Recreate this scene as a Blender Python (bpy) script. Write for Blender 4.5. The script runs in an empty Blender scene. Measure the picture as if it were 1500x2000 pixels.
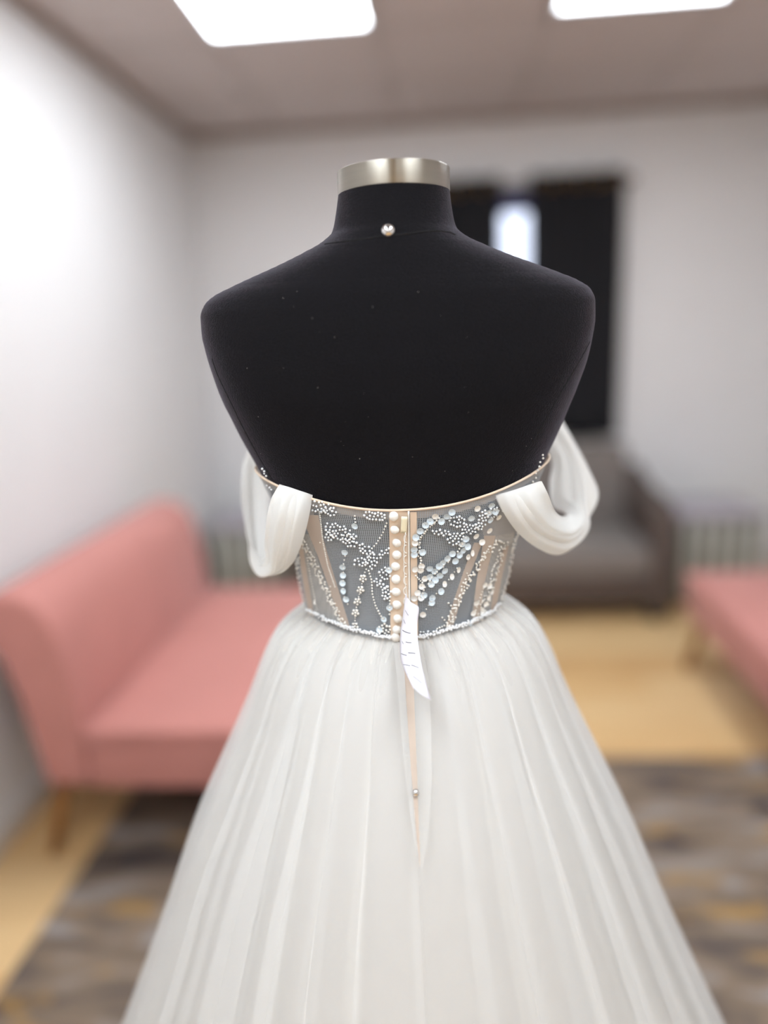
import bpy, bmesh, math, random
import numpy as np
from mathutils import Vector, Matrix

PI = math.pi
rnd = random.Random(7)
SC = bpy.context.scene
COL = SC.collection

# ------------------------------------------------------------------ camera
F_PX, YAW, PITCH, ROLL, CAM_H = 1450.0, math.radians(4.8), math.radians(13.45), math.radians(2.5), 1.40


def cam_axes(yaw):
    fwd = Vector((-math.sin(yaw) * math.cos(PITCH), math.cos(yaw) * math.cos(PITCH), -math.sin(PITCH)))
    r0 = Vector((math.cos(yaw), math.sin(yaw), 0))
    u0 = r0.cross(fwd)
    c, s = math.cos(ROLL), math.sin(ROLL)
    return c * r0 - s * u0, s * r0 + c * u0, fwd


right, up, fwd = cam_axes(YAW)
cd = bpy.data.cameras.new('camera')
cam = bpy.data.objects.new('camera', cd)
COL.objects.link(cam)
M = Matrix((right, up, -fwd)).transposed().to_4x4()
M.translation = (0, 0, CAM_H)
cam.matrix_world = M
cd.sensor_width = 36
cd.sensor_fit = 'AUTO'
cd.lens = F_PX / 2000 * 36
cd.clip_start = 0.02
cd.dof.use_dof = True
cd.dof.focus_distance = 0.737
cd.dof.aperture_fstop = cd.lens / 1000 / 0.036
cd.dof.aperture_blades = 0
SC.camera = cam

# ------------------------------------------------------------------ world, exposure
w = bpy.data.worlds.new('daylight')
SC.world = w
w.use_nodes = True
w.node_tree.nodes['Background'].inputs[0].default_value = (0.78, 0.84, 1.0, 1)
w.node_tree.nodes['Background'].inputs[1].default_value = 2.2
SC.view_settings.view_transform = 'Standard'
SC.view_settings.look = 'None'
SC.view_settings.exposure = 0.0
SC.view_settings.gamma = 1.0
SC.view_settings.use_curve_mapping = False
SC.cycles.transparent_max_bounces = 32
SC.cycles.max_bounces = 6
SC.cycles.diffuse_bounces = 3
SC.cycles.caustics_reflective = False
SC.cycles.caustics_refractive = False
SC.cycles.use_adaptive_sampling = True
SC.cycles.adaptive_threshold = .07
SC.cycles.adaptive_min_samples = 16
SC.cycles.use_denoising = True
SC.cycles.sample_clamp_indirect = 6.0
LAMP = 11.5          # emission of the ceiling panels


# ------------------------------------------------------------------ helpers
def lin(c):
    return tuple(((v / 255) / 12.92 if v / 255 <= .04045 else ((v / 255 + .055) / 1.055) ** 2.4) for v in c)


def empty(name, loc=(0, 0, 0), rz=0.0):
    o = bpy.data.objects.new(name, None)
    o.empty_display_size = .1
    o.location = loc
    o.rotation_euler = (0, 0, rz)
    COL.objects.link(o)
    return o


def tag(o, label=None, cat=None, group=None, kind=None):
    if label: o['label'] = label
    if cat: o['category'] = cat
    if group: o['group'] = group
    if kind: o['kind'] = kind
    return o


def link(name, me, m=None, parent=None):
    o = bpy.data.objects.new(name, me)
    if m is not None and not me.materials:
        me.materials.append(m)
    COL.objects.link(o)
    if parent is not None:
        o.parent = parent
    return o


def mesh(name, verts, faces, m=None, parent=None, smooth=True, uvs=None):
    me = bpy.data.meshes.new(name)
    me.from_pydata([tuple(v) for v in verts], [], faces)
    if smooth:
        me.polygons.foreach_set('use_smooth', [True] * len(me.polygons))
    if uvs is not None:
        uv = me.uv_layers.new(name='uv')
        for lp in me.loops:
            uv.data[lp.index].uv = uvs[lp.vertex_index]
    me.update()
    return link(name, me, m, parent)


def bm_obj(name, bm, m=None, parent=None, smooth=False, bevel=0, seg=2):
    me = bpy.data.meshes.new(name)
    if smooth:
        for f in bm.faces: f.smooth = True
    bm.to_mesh(me)
    bm.free()
    o = link(name, me, m, parent)
    if bevel:
        b = o.modifiers.new('bevel', 'BEVEL')
        b.width = bevel
        b.segments = seg
        b.limit_method = 'ANGLE'
        b.harden_normals = False
    return o


def add_box(bm, x0, x1, y0, y1, z0, z1):
    vs = [bm.verts.new(p) for p in ((x0, y0, z0), (x1, y0, z0), (x1, y1, z0), (x0, y1, z0),
                                    (x0, y0, z1), (x1, y0, z1), (x1, y1, z1), (x0, y1, z1))]
    for q in ((3, 2, 1, 0), (4, 5, 6, 7), (0, 1, 5, 4), (1, 2, 6, 5), (2, 3, 7, 6), (3, 0, 4, 7)):
        bm.faces.new([vs[i] for i in q])


def box(name, b, m, parent=None, bevel=0, seg=2):
    bm = bmesh.new()
    add_box(bm, *b)
    return bm_obj(name, bm, m, parent, smooth=bevel > 0, bevel=bevel, seg=seg)


def boxes(name, bs, m, parent=None, bevel=0):
    bm = bmesh.new()
    for b in bs: add_box(bm, *b)
    return bm_obj(name, bm, m, parent, bevel=bevel)


def prism_y(name, prof, y0, y1, m, parent=None, bevel=0, seg=3, smooth=True):
    """closed (x, z) profile extruded along y"""
    n = len(prof)
    bm = bmesh.new()
    a = [bm.verts.new((x, y0, z)) for x, z in prof]
    b = [bm.verts.new((x, y1, z)) for x, z in prof]
    for i in range(n):
        j = (i + 1) % n
        bm.faces.new((a[i], a[j], b[j], b[i]))
    bm.faces.new(list(reversed(a)))
    bm.faces.new(b)
    bmesh.ops.recalc_face_normals(bm, faces=bm.faces)
    return bm_obj(name, bm, m, parent, smooth=smooth, bevel=bevel, seg=seg)


def lathe(name, prof, m, parent=None, seg=48, axis_xy=(0, 0)):
    vs, fs = [], []
    n = len(prof)
    for i in range(seg):
        a = 2 * PI * i / seg
        for r, z in prof:
            vs.append((axis_xy[0] + r * math.cos(a), axis_xy[1] + r * math.sin(a), z))
    for i in range(seg):
        j = (i + 1) % seg
        for k in range(n - 1):
            fs.append((i * n + k, j * n + k, j * n + k + 1, i * n + k + 1))
    return mesh(name, vs, fs, m, parent)


def tube(name, pts, r, m, parent=None, seg=8, cap=True):
    pts = [Vector(p) for p in pts]
    rs = r if isinstance(r, (list, tuple)) else [r] * len(pts)
    vs, fs = [], []
    prev = None
    for i, p in enumerate(pts):
        t = (pts[min(i + 1, len(pts) - 1)] - pts[max(i - 1, 0)]).normalized()
        if prev is None:
            ref = Vector((0, 0, 1)) if abs(t.z) < .9 else Vector((1, 0, 0))
            n = t.cross(ref).normalized()
        else:
            n = (prev - t * prev.dot(t)).normalized()
        prev = n
        b = t.cross(n)
        for k in range(seg):
            a = 2 * PI * k / seg
            vs.append(p + rs[i] * (math.cos(a) * n + math.sin(a) * b))
    for i in range(len(pts) - 1):
        for k in range(seg):
            k2 = (k + 1) % seg
            fs.append((i * seg + k, i * seg + k2, (i + 1) * seg + k2, (i + 1) * seg + k))
    if cap:
        fs.append(tuple(reversed(range(seg))))
        fs.append(tuple(range((len(pts) - 1) * seg, len(pts) * seg)))
    return mesh(name, vs, fs, m, parent)


def polyline(pts, n):
    """n points spread evenly along a polyline"""
    P = [Vector(p) for p in pts]
    L = [0]
    for a, b in zip(P, P[1:]): L.append(L[-1] + (b - a).length)
    out = []
    for i in range(n):
        t = L[-1] * i / max(1, n - 1)
        k = 0
        while k < len(P) - 2 and L[k + 1] < t: k += 1
        d = L[k + 1] - L[k]
        out.append(P[k].lerp(P[k + 1], (t - L[k]) / d if d else 0))
    return out


def spline(pts, n):
    """n points on a Catmull-Rom curve through pts"""
    P = [Vector(p) for p in pts]
    m = len(P) - 1
    out = []
    for i in range(n):
        s = m * i / (n - 1)
        k = min(int(s), m - 1)
        t = s - k
        p0, p1, p2, p3 = P[max(k - 1, 0)], P[k], P[k + 1], P[min(k + 2, m)]
        out.append(.5 * (2 * p1 + (p2 - p0) * t + (2 * p0 - 5 * p1 + 4 * p2 - p3) * t * t + (3 * p1 - p0 - 3 * p2 + p3) * t ** 3))
    return out


# ------------------------------------------------------------------ materials
def nodes(name):
    m = bpy.data.materials.new(name)
    m.use_nodes = True
    nt = m.node_tree
    return m, nt, nt.nodes['Principled BSDF'], nt.nodes['Material Output']


def mat(name, rgb, rough=.6, var=.06, scale=8.0, bump=0.0, bscale=200.0, metal=0.0, sheen=0.0, sheen_tint=(1, 1, 1),
        sheen_rough=.4, spec=.5, stretch=(1, 1, 1), aniso=0.0, coat=0.0, linear=False):
    m, nt, p, out = nodes(name)
    c = rgb if linear else lin(rgb)
    tc = nt.nodes.new('ShaderNodeTexCoord')
    mp = nt.nodes.new('ShaderNodeMapping')
    mp.inputs['Scale'].default_value = stretch
    nt.links.new(tc.outputs['Object'], mp.inputs[0])
    nz = nt.nodes.new('ShaderNodeTexNoise')
    nz.inputs['Scale'].default_value = scale
    nz.inputs['Detail'].default_value = 4
    nt.links.new(mp.outputs[0], nz.inputs['Vector'])
    rp = nt.nodes.new('ShaderNodeValToRGB')
    rp.color_ramp.elements[0].position = .3
    rp.color_ramp.elements[1].position = .7
    rp.color_ramp.elements[0].color = tuple(v * (1 - var) for v in c) + (1,)
    rp.color_ramp.elements[1].color = tuple(min(1, v * (1 + var)) for v in c) + (1,)
    nt.links.new(nz.outputs['Fac'], rp.inputs[0])
    nt.links.new(rp.outputs[0], p.inputs['Base Color'])
    p.inputs['Roughness'].default_value = rough
    p.inputs['Metallic'].default_value = metal
    p.inputs['Specular IOR Level'].default_value = spec
    p.inputs['Sheen Weight'].default_value = sheen
    p.inputs['Sheen Tint'].default_value = tuple(sheen_tint) + (1,)
    p.inputs['Sheen Roughness'].default_value = sheen_rough
    p.inputs['Anisotropic'].default_value = aniso
    if aniso:                                        # brushed round the cap: highlights run up and down
        tg_ = nt.nodes.new('ShaderNodeTangent'); tg_.direction_type = 'RADIAL'; tg_.axis = 'Z'
        p.inputs['Anisotropic Rotation'].default_value = .25
        nt.links.new(tg_.outputs[0], p.inputs['Tangent'])
    p.inputs['Coat Weight'].default_value = coat
    if bump:
        n2 = nt.nodes.new('ShaderNodeTexNoise')
        n2.inputs['Scale'].default_value = bscale
        n2.inputs['Detail'].default_value = 2
        nt.links.new(mp.outputs[0], n2.inputs['Vector'])
        b = nt.nodes.new('ShaderNodeBump')
        b.inputs['Strength'].default_value = bump
        b.inputs['Distance'].default_value = .002
        nt.links.new(n2.outputs['Fac'], b.inputs['Height'])
        nt.links.new(b.outputs[0], p.inputs['Normal'])
    return m


def sheer(name, rgb, alpha, trans=.45, net=0.0, net_scale=500.0, uv=False, var=.08):
    """see-through net cloth: a woven white film with holes"""
    m, nt, p, out = nodes(name)
    nt.nodes.remove(p)
    N, L = nt.nodes.new, nt.links.new
    c = lin(rgb) + (1,)
    d = N('ShaderNodeBsdfDiffuse'); d.inputs[0].default_value = c
    t = N('ShaderNodeBsdfTranslucent'); t.inputs[0].default_value = c
    mx = N('ShaderNodeMixShader'); mx.inputs[0].default_value = trans
    L(d.outputs[0], mx.inputs[1]); L(t.outputs[0], mx.inputs[2])
    tr = N('ShaderNodeBsdfTransparent')
    m2 = N('ShaderNodeMixShader')
    L(tr.outputs[0], m2.inputs[1]); L(mx.outputs[0], m2.inputs[2])
    tc = N('ShaderNodeTexCoord')
    nz = N('ShaderNodeTexNoise'); nz.inputs['Scale'].default_value = 40
    L(tc.outputs['Object'], nz.inputs['Vector'])
    mr = N('ShaderNodeMapRange')
    mr.inputs['To Min'].default_value = alpha * (1 - var)
    mr.inputs['To Max'].default_value = alpha * (1 + var)
    L(nz.outputs['Fac'], mr.inputs['Value'])
    val = mr.outputs[0]
    if net:
        vor = N('ShaderNodeTexVoronoi')
        vor.feature = 'DISTANCE_TO_EDGE'
        vor.inputs['Scale'].default_value = net_scale
        vor.inputs['Randomness'].default_value = 0.0
        L(tc.outputs['UV' if uv else 'Object'], vor.inputs['Vector'])
        r2 = N('ShaderNodeMapRange')
        r2.inputs['From Min'].default_value = 0.05
        r2.inputs['From Max'].default_value = 0.35
        r2.inputs['To Min'].default_value = 1 + net
        r2.inputs['To Max'].default_value = 1 - net
        L(vor.outputs['Distance'], r2.inputs['Value'])
        mu = N('ShaderNodeMath'); mu.operation = 'MULTIPLY'; mu.use_clamp = True
        L(val, mu.inputs[0]); L(r2.outputs[0], mu.inputs[1])
        val = mu.outputs[0]
    L(val, m2.inputs[0])
    L(m2.outputs[0], out.inputs[0])
    return m


def emit(name, rgb, s):
    m, nt, p, out = nodes(name)
    p.inputs['Base Color'].default_value = (.8, .8, .8, 1)
    p.inputs['Emission Color'].default_value = tuple(rgb) + (1,)
    p.inputs['Emission Strength'].default_value = s
    p.inputs['Roughness'].default_value = .6
    return m


M_WALL = mat('wall_paint', (233, 231, 230), .75, .015, 3, .08, 120)
M_CEIL = mat('ceiling_tile', (214, 205, 202), .9, .03, 30, .3, 150)
M_TBAR = mat('ceiling_grid', (205, 196, 192), .5, .02)
M_TRIM = mat('wall_angle', (172, 158, 150), .5, .02)
M_BASE = mat('baseboard_paint', (226, 223, 219), .45, .02)
M_PINK = mat('pink_velvet', (192, 128, 119), .8, .05, 6, .15, 300, sheen=.35, sheen_tint=(1, .82, .8))
M_LEGW = mat('oak_leg', (150, 98, 40), .45, .12, 20, stretch=(1, 1, .1))
M_GREY = mat('taupe_sofa_fabric', (126, 118, 113), .85, .06, 10, .2, 250, sheen=.15)
M_GREY2 = mat('taupe_sofa_base', (92, 80, 74), .85, .06, 10, .2, 250)
M_FOOT = mat('black_plastic', (22, 20, 20), .5)
M_CURT = mat('black_curtain', (15, 15, 20), .85, .1, 10, .1, 400)
M_GOLD = mat('brass_eyelet', (178, 140, 80), .3, .05, metal=1.0)
M_ROD = mat('dark_rod', (40, 34, 30), .4, .05, metal=.6)
M_BLIND = mat('navy_blind', (42, 42, 92), .7, .05)
M_FRAME = mat('window_white', (225, 225, 228), .4, .02)
M_TABLE = mat('table_greygreen', (134, 132, 120), .5, .06, 14)
M_SLAT = mat('table_pale_slat', (205, 206, 200), .45, .04, 14)
M_TTOP = mat('table_top_lilac', (178, 170, 178), .35, .04, 10)
M_BLACK = mat('black_jersey', (14, 13, 16), .95, .45, 700, .5, 900, sheen=.26, sheen_tint=(.80, .72, .88), sheen_rough=.35, spec=.15)
M_SEAM = mat('black_seam', (9, 9, 11), .9)
M_NICKEL = mat('brushed_nickel', (176, 172, 162), .38, .05, 6, .0, 60, metal=1.0, stretch=(1, 1, 40), aniso=1.0)
M_CHROME = mat('chrome_screw', (215, 215, 215), .18, .02, metal=1.0)
M_NUDE = mat('nude_lining', (222, 200, 178), .7, .04, 60)
M_NUDE_S = sheer('nude_sheer', (244, 225, 209), .64, .4)
M_SLIT = mat('placket_satin', (196, 180, 166), .6, .03, 40)
M_IVORY = mat('ivory_satin', (240, 237, 231), .5, .03, 40)
M_LINING = mat('skirt_lining_satin', (184, 178, 171), .6, .02, 12)
M_TULLE_A = sheer('tulle_outer', (250, 250, 249), .33, var=.01)
M_TULLE_B = sheer('tulle_middle', (250, 250, 249), .25, var=.01)
M_TULLE_C = sheer('tulle_inner', (252, 250, 246), .56, var=.01)
M_SLEEVE = sheer('sleeve_tulle', (253, 253, 251), .68, var=.02)
M_NET = sheer('bodice_net', (212, 218, 224), .42, .3, .75, 560, uv=True)
M_EDGE = mat('tulle_edge', (247, 246, 243), .7, .02, 30)
M_BEAD = mat('silver_bead', (240, 243, 246), .22, .05, 300, metal=.1, coat=.6)
M_PEARL = mat('pearl_bead', (238, 234, 226), .25, .04, 300, coat=.6)
M_SEQ = mat('opal_sequin', (206, 220, 230), .25, .08, 120, coat=.5)
M_SEQ_C = mat('clear_sequin', (233, 232, 228), .25, .03, 120, coat=.5)
M_TAG = mat('white_card', (222, 220, 228), .55, .01)
M_INK = mat('grey_ink', (86, 86, 96), .7, .05)
M_STRING = mat('clear_string', (232, 230, 224), .3)
M_CREAM = mat('cream_zip_pull', (236, 228, 200), .35, .03)
M_LAMP = emit('panel_diffuser', (.93, 1.0, 1.07), LAMP)


def mat_floor():
    m, nt, p, out = nodes('oak_laminate')
    N, L = nt.nodes.new, nt.links.new
    tc = N('ShaderNodeTexCoord'); oi = N('ShaderNodeObjectInfo')
    mp = N('ShaderNodeMapping'); mp.inputs['Scale'].default_value = (1.2, 14, 1)
    ad = N('ShaderNodeVectorMath'); ad.operation = 'ADD'
    L(tc.outputs['Object'], mp.inputs[0]); L(mp.outputs[0], ad.inputs[0])
    L(oi.outputs['Location'], ad.inputs[1])
    nz = N('ShaderNodeTexNoise'); nz.inputs['Scale'].default_value = 3; nz.inputs['Detail'].default_value = 6
    L(ad.outputs[0], nz.inputs['Vector'])
    mx = N('ShaderNodeMath'); mx.operation = 'MULTIPLY_ADD'
    mx.inputs[1].default_value = .45
    L(oi.outputs['Random'], mx.inputs[0]); L(nz.outputs['Fac'], mx.inputs[2])
    rp = N('ShaderNodeValToRGB')
    e = rp.color_ramp.elements
    e[0].position, e[0].color = .35, lin((196, 152, 104)) + (1,)
    e[1].position, e[1].color = .95, lin((226, 192, 142)) + (1,)
    k = e.new(.6); k.color = lin((216, 176, 122)) + (1,)
    L(mx.outputs[0], rp.inputs[0]); L(rp.outputs[0], p.inputs['Base Color'])
    p.inputs['Roughness'].default_value = .38
    return m


def mat_rug():
    m, nt, p, out = nodes('abstract_rug')
    N, L = nt.nodes.new, nt.links.new
    tc = N('ShaderNodeTexCoord')
    mp = N('ShaderNodeMapping'); mp.inputs['Rotation'].default_value = (0, 0, math.radians(35))
    mp.inputs['Scale'].default_value = (1, 3.2, 1)
    L(tc.outputs['Object'], mp.inputs[0])
    n1 = N('ShaderNodeTexNoise'); n1.inputs['Scale'].default_value = 3.2; n1.inputs['Detail'].default_value = 6; n1.inputs['Distortion'].default_value = .8
    L(mp.outputs[0], n1.inputs['Vector'])
    r1 = N('ShaderNodeValToRGB'); e = r1.color_ramp.elements
    e[0].position, e[0].color = .33, lin((70, 66, 72)) + (1,)
    e[1].position, e[1].color = .68, lin((158, 152, 150)) + (1,)
    k = e.new(.45); k.color = lin((122, 108, 96)) + (1,)
    k = e.new(.55); k.color = lin((140, 122, 104)) + (1,)
    L(n1.outputs['Fac'], r1.inputs[0])
    m2 = N('ShaderNodeMapping'); m2.inputs['Rotation'].default_value = (0, 0, math.radians(-40)); m2.inputs['Scale'].default_value = (1, 2.6, 1)
    m2.inputs['Location'].default_value = (.3, .7, 0)
    L(tc.outputs['Object'], m2.inputs[0])
    n2 = N('ShaderNodeTexNoise'); n2.inputs['Scale'].default_value = 4.5; n2.inputs['Detail'].default_value = 4
    L(m2.outputs[0], n2.inputs['Vector'])
    r2 = N('ShaderNodeValToRGB'); e = r2.color_ramp.elements
    e[0].position, e[0].color = .58, (0, 0, 0, 1)
    e[1].position, e[1].color = .68, (.8, .8, .8, 1)
    L(n2.outputs['Fac'], r2.inputs[0])
    mx = N('ShaderNodeMix'); mx.data_type = 'RGBA'
    L(r2.outputs[0], mx.inputs[0]); L(r1.outputs[0], mx.inputs[6]); mx.inputs[7].default_value = lin((178, 140, 82)) + (1,)
    L(mx.outputs[2], p.inputs['Base Color'])
    p.inputs['Roughness'].default_value = .95
    p.inputs['Specular IOR Level'].default_value = .1
    n3 = N('ShaderNodeTexNoise'); n3.inputs['Scale'].default_value = 250
    L(tc.outputs['Object'], n3.inputs['Vector'])
    b = N('ShaderNodeBump'); b.inputs['Strength'].default_value = .6; b.inputs['Distance'].default_value = .004
    L(n3.outputs['Fac'], b.inputs['Height']); L(b.outputs[0], p.inputs['Normal'])
    return m


def mat_glass():
    m, nt, p, out = nodes('window_glass')
    p.inputs['Base Color'].default_value = (.95, .97, 1, 1)
    p.inputs['Roughness'].default_value = .02
    p.inputs['IOR'].default_value = 1.05
    p.inputs['Transmission Weight'].default_value = 1
    return m


M_FLOOR, M_RUG, M_GLASS = mat_floor(), mat_rug(), mat_glass()

# ------------------------------------------------------------------ the room
XL, XR, YN, YF, ZC = -1.298, 2.02, -5.6, 4.20, 2.468
fl = tag(box('floor', (XL, XR, YN, YF, -.06, -.012), mat('subfloor', (200, 160, 112), .5)), kind='structure')
row, y = 0, YF
PW, PLN = .19, 1.22
pm = {}
while y > 0.6:
    x = XL - (row * .47 % 1.0) * PLN
    while x < XR:
        x0, x1 = max(x, XL), min(x + PLN, XR)
        if x1 - x0 > .02:
            key = round(x1 - x0, 3)
            if key not in pm:
                bm = bmesh.new(); add_box(bm, .001, key - .001, -PW + .001, -.001, -.012, 0)
                me = bpy.data.meshes.new('plank'); bm.to_mesh(me); bm.free(); me.materials.append(M_FLOOR); pm[key] = me
            o = link('plank', pm[key], None, fl)
            o.location = (x0, y, 0)
        x += PLN
    y -= PW
    row += 1
box('laminate_field', (XL, XR, YN, y, -.012, 0), M_FLOOR, fl)

tag(box('wall_left', (XL - .12, XL, YN, YF, -.06, ZC + .1), M_WALL), kind='structure')
tag(box('wall_right', (XR, XR + .12, YN, YF, -.06, ZC + .1), M_WALL), kind='structure')
tag(box('wall_near', (XL - .12, XR + .12, YN - .12, YN, -.06, ZC + .1), M_WALL), kind='structure')
WX0, WX1, WZ0, WZ1 = -.06, .86, .96, 2.05
tag(boxes('wall_far', [(XL - .12, WX0, YF, YF + .14, -.06, ZC + .1), (WX1, XR + .12, YF, YF + .14, -.06, ZC + .1),
                       (WX0, WX1, YF, YF + .14, -.06, WZ0), (WX0, WX1, YF, YF + .14, WZ1, ZC + .1)], M_WALL), kind='structure')
tag(box('baseboard_left', (XL, XL + .013, YN, YF, 0, .09), M_BASE, bevel=.004), kind='structure')
tag(box('baseboard_far', (XL + .013, XR, YF - .013, YF, 0, .09), M_BASE, bevel=.004), kind='structure')
tag(box('baseboard_right', (XR - .013, XR, YN, YF - .013, 0, .09), M_BASE, bevel=.004), kind='structure')
tag(box('trim_1', (XL, XL + .022, YN, YF, ZC - .03, ZC), M_TRIM), kind='structure')
tag(box('trim_2', (XL + .022, XR, YF - .022, YF, ZC - .03, ZC), M_TRIM), kind='structure')

# window behind the curtains
wn = tag(empty('window_1', ((WX0 + WX1) / 2, YF, WZ0)), kind='structure')
hw, hh = (WX1 - WX0) / 2, WZ1 - WZ0
boxes('window_frame', [(-hw, -hw + .05, .03, .10, 0, hh), (hw - .05, hw, .03, .10, 0, hh),
                       (-hw + .05, hw - .05, .03, .10, 0, .05), (-hw + .05, hw - .05, .03, .10, hh - .05, hh)], M_FRAME, wn)
box('pane', (-hw + .05, hw - .05, .062, .068, .05, hh - .05), M_GLASS, wn)
box('window_sill', (-hw - .03, hw + .03, -.03, .03, -.03, 0), M_FRAME, wn, bevel=.004)

# ceiling: lay-in tiles in a grid, light panels in some of the cells
ce = tag(box('ceiling', (XL, XR, YN, YF, ZC + .03, ZC + .1), M_CEIL), kind='structure')
G = .61
gx = [-.815 + G * k for k in range(-1, 6)]
gy = [2.98 - G * k for k in range(-2, 15)]
light_cells = []
for cx in (0, 2):
    for r0 in (0, 4, 8):
        light_cells.append((cx, r0))
lit = {(c, r + d) for c, r in light_cells for d in (0, 1)}
tb = bmesh.new()
for x in gx:
    if XL < x < XR: add_box(tb, x - .012, x + .012, YN, YF, ZC - .002, ZC + .03)
for yy in gy:
    if YN < yy < YF: add_box(tb, XL, XR, yy - .012, yy + .012, ZC - .002, ZC + .03)
bm_obj('ceiling_grid', tb, M_TBAR, ce)
tile_me = {}
xs = [XL] + [x for x in gx if XL + .05 < x < XR - .05] + [XR]
ys = [YF] + [v for v in gy if YN + .05 < v < YF - .05] + [YN]
for i in range(len(xs) - 1):
    for j in range(len(ys) - 1):
        cx = round((xs[i] + .815) / G) if i > 0 else -1
        ry = round((2.98 - ys[j]) / G) if j > 0 else -2
        if (cx, ry) in lit:
            continue
        a, b = xs[i + 1] - xs[i], ys[j] - ys[j + 1]
        key = (round(a, 3), round(b, 3))
        if key not in tile_me:
            bm = bmesh.new(); add_box(bm, .013, a - .013, -b + .013, -.013, .004, .022)
            me = bpy.data.meshes.new('ceiling_tile'); bm.to_mesh(me); bm.free(); me.materials.append(M_CEIL); tile_me[key] = me
        o = link('ceiling_tile', tile_me[key], None, ce)
        o.location = (xs[i], ys[j], ZC)

side = {0: 'near the left wall', 2: 'over the middle of the room'}
dep = {0: 'nearest the curtains', 4: 'above the dress form', 8: 'farthest from the curtains'}
for c, r0 in light_cells:
    x0, y1 = -.815 + G * c, 2.98 - G * r0
    y0 = y1 - 2 * G
    t = empty('ceiling_light', ((x0 + x0 + G) / 2, (y0 + y1) / 2, ZC))
    lab = f'white ceiling light panel {side[c]}, {dep[r0]}'
    if r0 == 0 and c == 0: lab = 'glowing white ceiling light panel, the large one at the upper left'
    if r0 == 0 and c == 2: lab = 'glowing white ceiling light panel, the one cut off at the upper right'
    tag(t, lab, 'ceiling light', 'ceiling light panels')
    h, q = G / 2 - .012, G - .012
    boxes('frame', [(-h, -h + .018, -q, q, -.001, .02), (h - .018, h, -q, q, -.001, .02),
                    (-h + .018, h - .018, -q, -q + .018, -.001, .02), (-h + .018, h - .018, q - .018, q, -.001, .02)], M_FRAME, t)
    box('diffuser', (-h + .018, h - .018, -q + .018, q - .018, .004, .012), M_LAMP, t)

# ------------------------------------------------------------------ rug
rg = box('area_rug', (-1.02, 1.42, .30, 2.25, 0, .009), M_RUG, bevel=.003)
tag(rg, 'grey and brown abstract area rug with gold streaks on the wood floor', 'rug')


# ------------------------------------------------------------------ pink chaises
def copy_tree(o, parent=None):
    c = o.copy()
    COL.objects.link(c)
    if parent is not None: c.parent = parent
    for ch in list(o.children):
        copy_tree(ch, c)
    return c


def cushion(name, x0, x1, y0, y1, z0, z1, crown, m, parent, r=.03, nx=14, ny=22):
    """soft box with a crowned top"""
    bm = bmesh.new()
    add_box(bm, x0, x1, y0, y1, z0, z1)
    bmesh.ops.subdivide_edges(bm, edges=bm.edges[:], cuts=9, use_grid_fill=True)
    for v in bm.verts:
        if v.co.z > z1 - 1e-5:
            a = (v.co.x - x0) / (x1 - x0) * 2 - 1
            b = (v.co.y - y0) / (y1 - y0) * 2 - 1
            v.co.z += crown * (1 - a ** 4) * (1 - b ** 4)
    return bm_obj(name, bm, m, parent, smooth=True, bevel=r, seg=4)


def make_chaise():
    # origin on the floor under the seat's middle; the back stands at -x, length along y
    t = empty('chaise_sofa')
    ln = .575
    prof = [(-.285, .30), (-.29, .42), (-.30, .55), (-.315, .66), (-.335, .725), (-.37, .768), (-.42, .790), (-.475, .792), (-.52, .772),
            (-.546, .735), (-.545, .695), (-.515, .655), (-.478, .615), (-.452, .52), (-.43, .40), (-.406, .245), (-.285, .245)]
    prism_y('backrest', prof, -ln, ln, M_PINK, t, bevel=.014, seg=3)
    cushion('seat', -.285, .33, -ln, ln, .375, .408, .022, M_PINK, t, r=.02)
    box('base', (-.285, .325, -ln + .006, ln - .006, .235, .375), M_PINK, t, bevel=.012, seg=3)
    tube('piping', [(-.28, -ln - .001, .378), (.0, -ln - .001, .378), (.33, -ln - .001, .378), (.331, 0, .378), (.33, ln, .378)], .004, M_PINK, t)
    for sx, sy in ((-1, -1), (-1, 1), (1, -1), (1, 1)):
        x = -.385 if sx < 0 else .26
        tube('leg', [(x, sy * (ln - .07), .25), (x + sx * .03, sy * (ln - .055), .12), (x + sx * .06, sy * (ln - .045), 0)], [.024, .019, .013], M_LEGW, t, seg=12)
    return t


ch = make_chaise()
ch.location = (-.69, 2.29, 0)
[l for l in ch.children if l.name.startswith('leg')][2].location.z = .009      # this leg stands on the rug
tag(ch, 'pink velvet chaise with rolled back standing along the left wall', 'sofa', 'pink chaises')
c2 = copy_tree(ch)
c2.location = (1.30, 2.385, 0)
c2.rotation_euler = (0, 0, PI)
for l, h in zip([l for l in c2.children if l.name.startswith('leg')], (0, 0, 0, .009)): l.location.z = h
tag(c2, 'pink velvet chaise cut off by the right edge, in front of the slatted side table', 'sofa', 'pink chaises')

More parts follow.
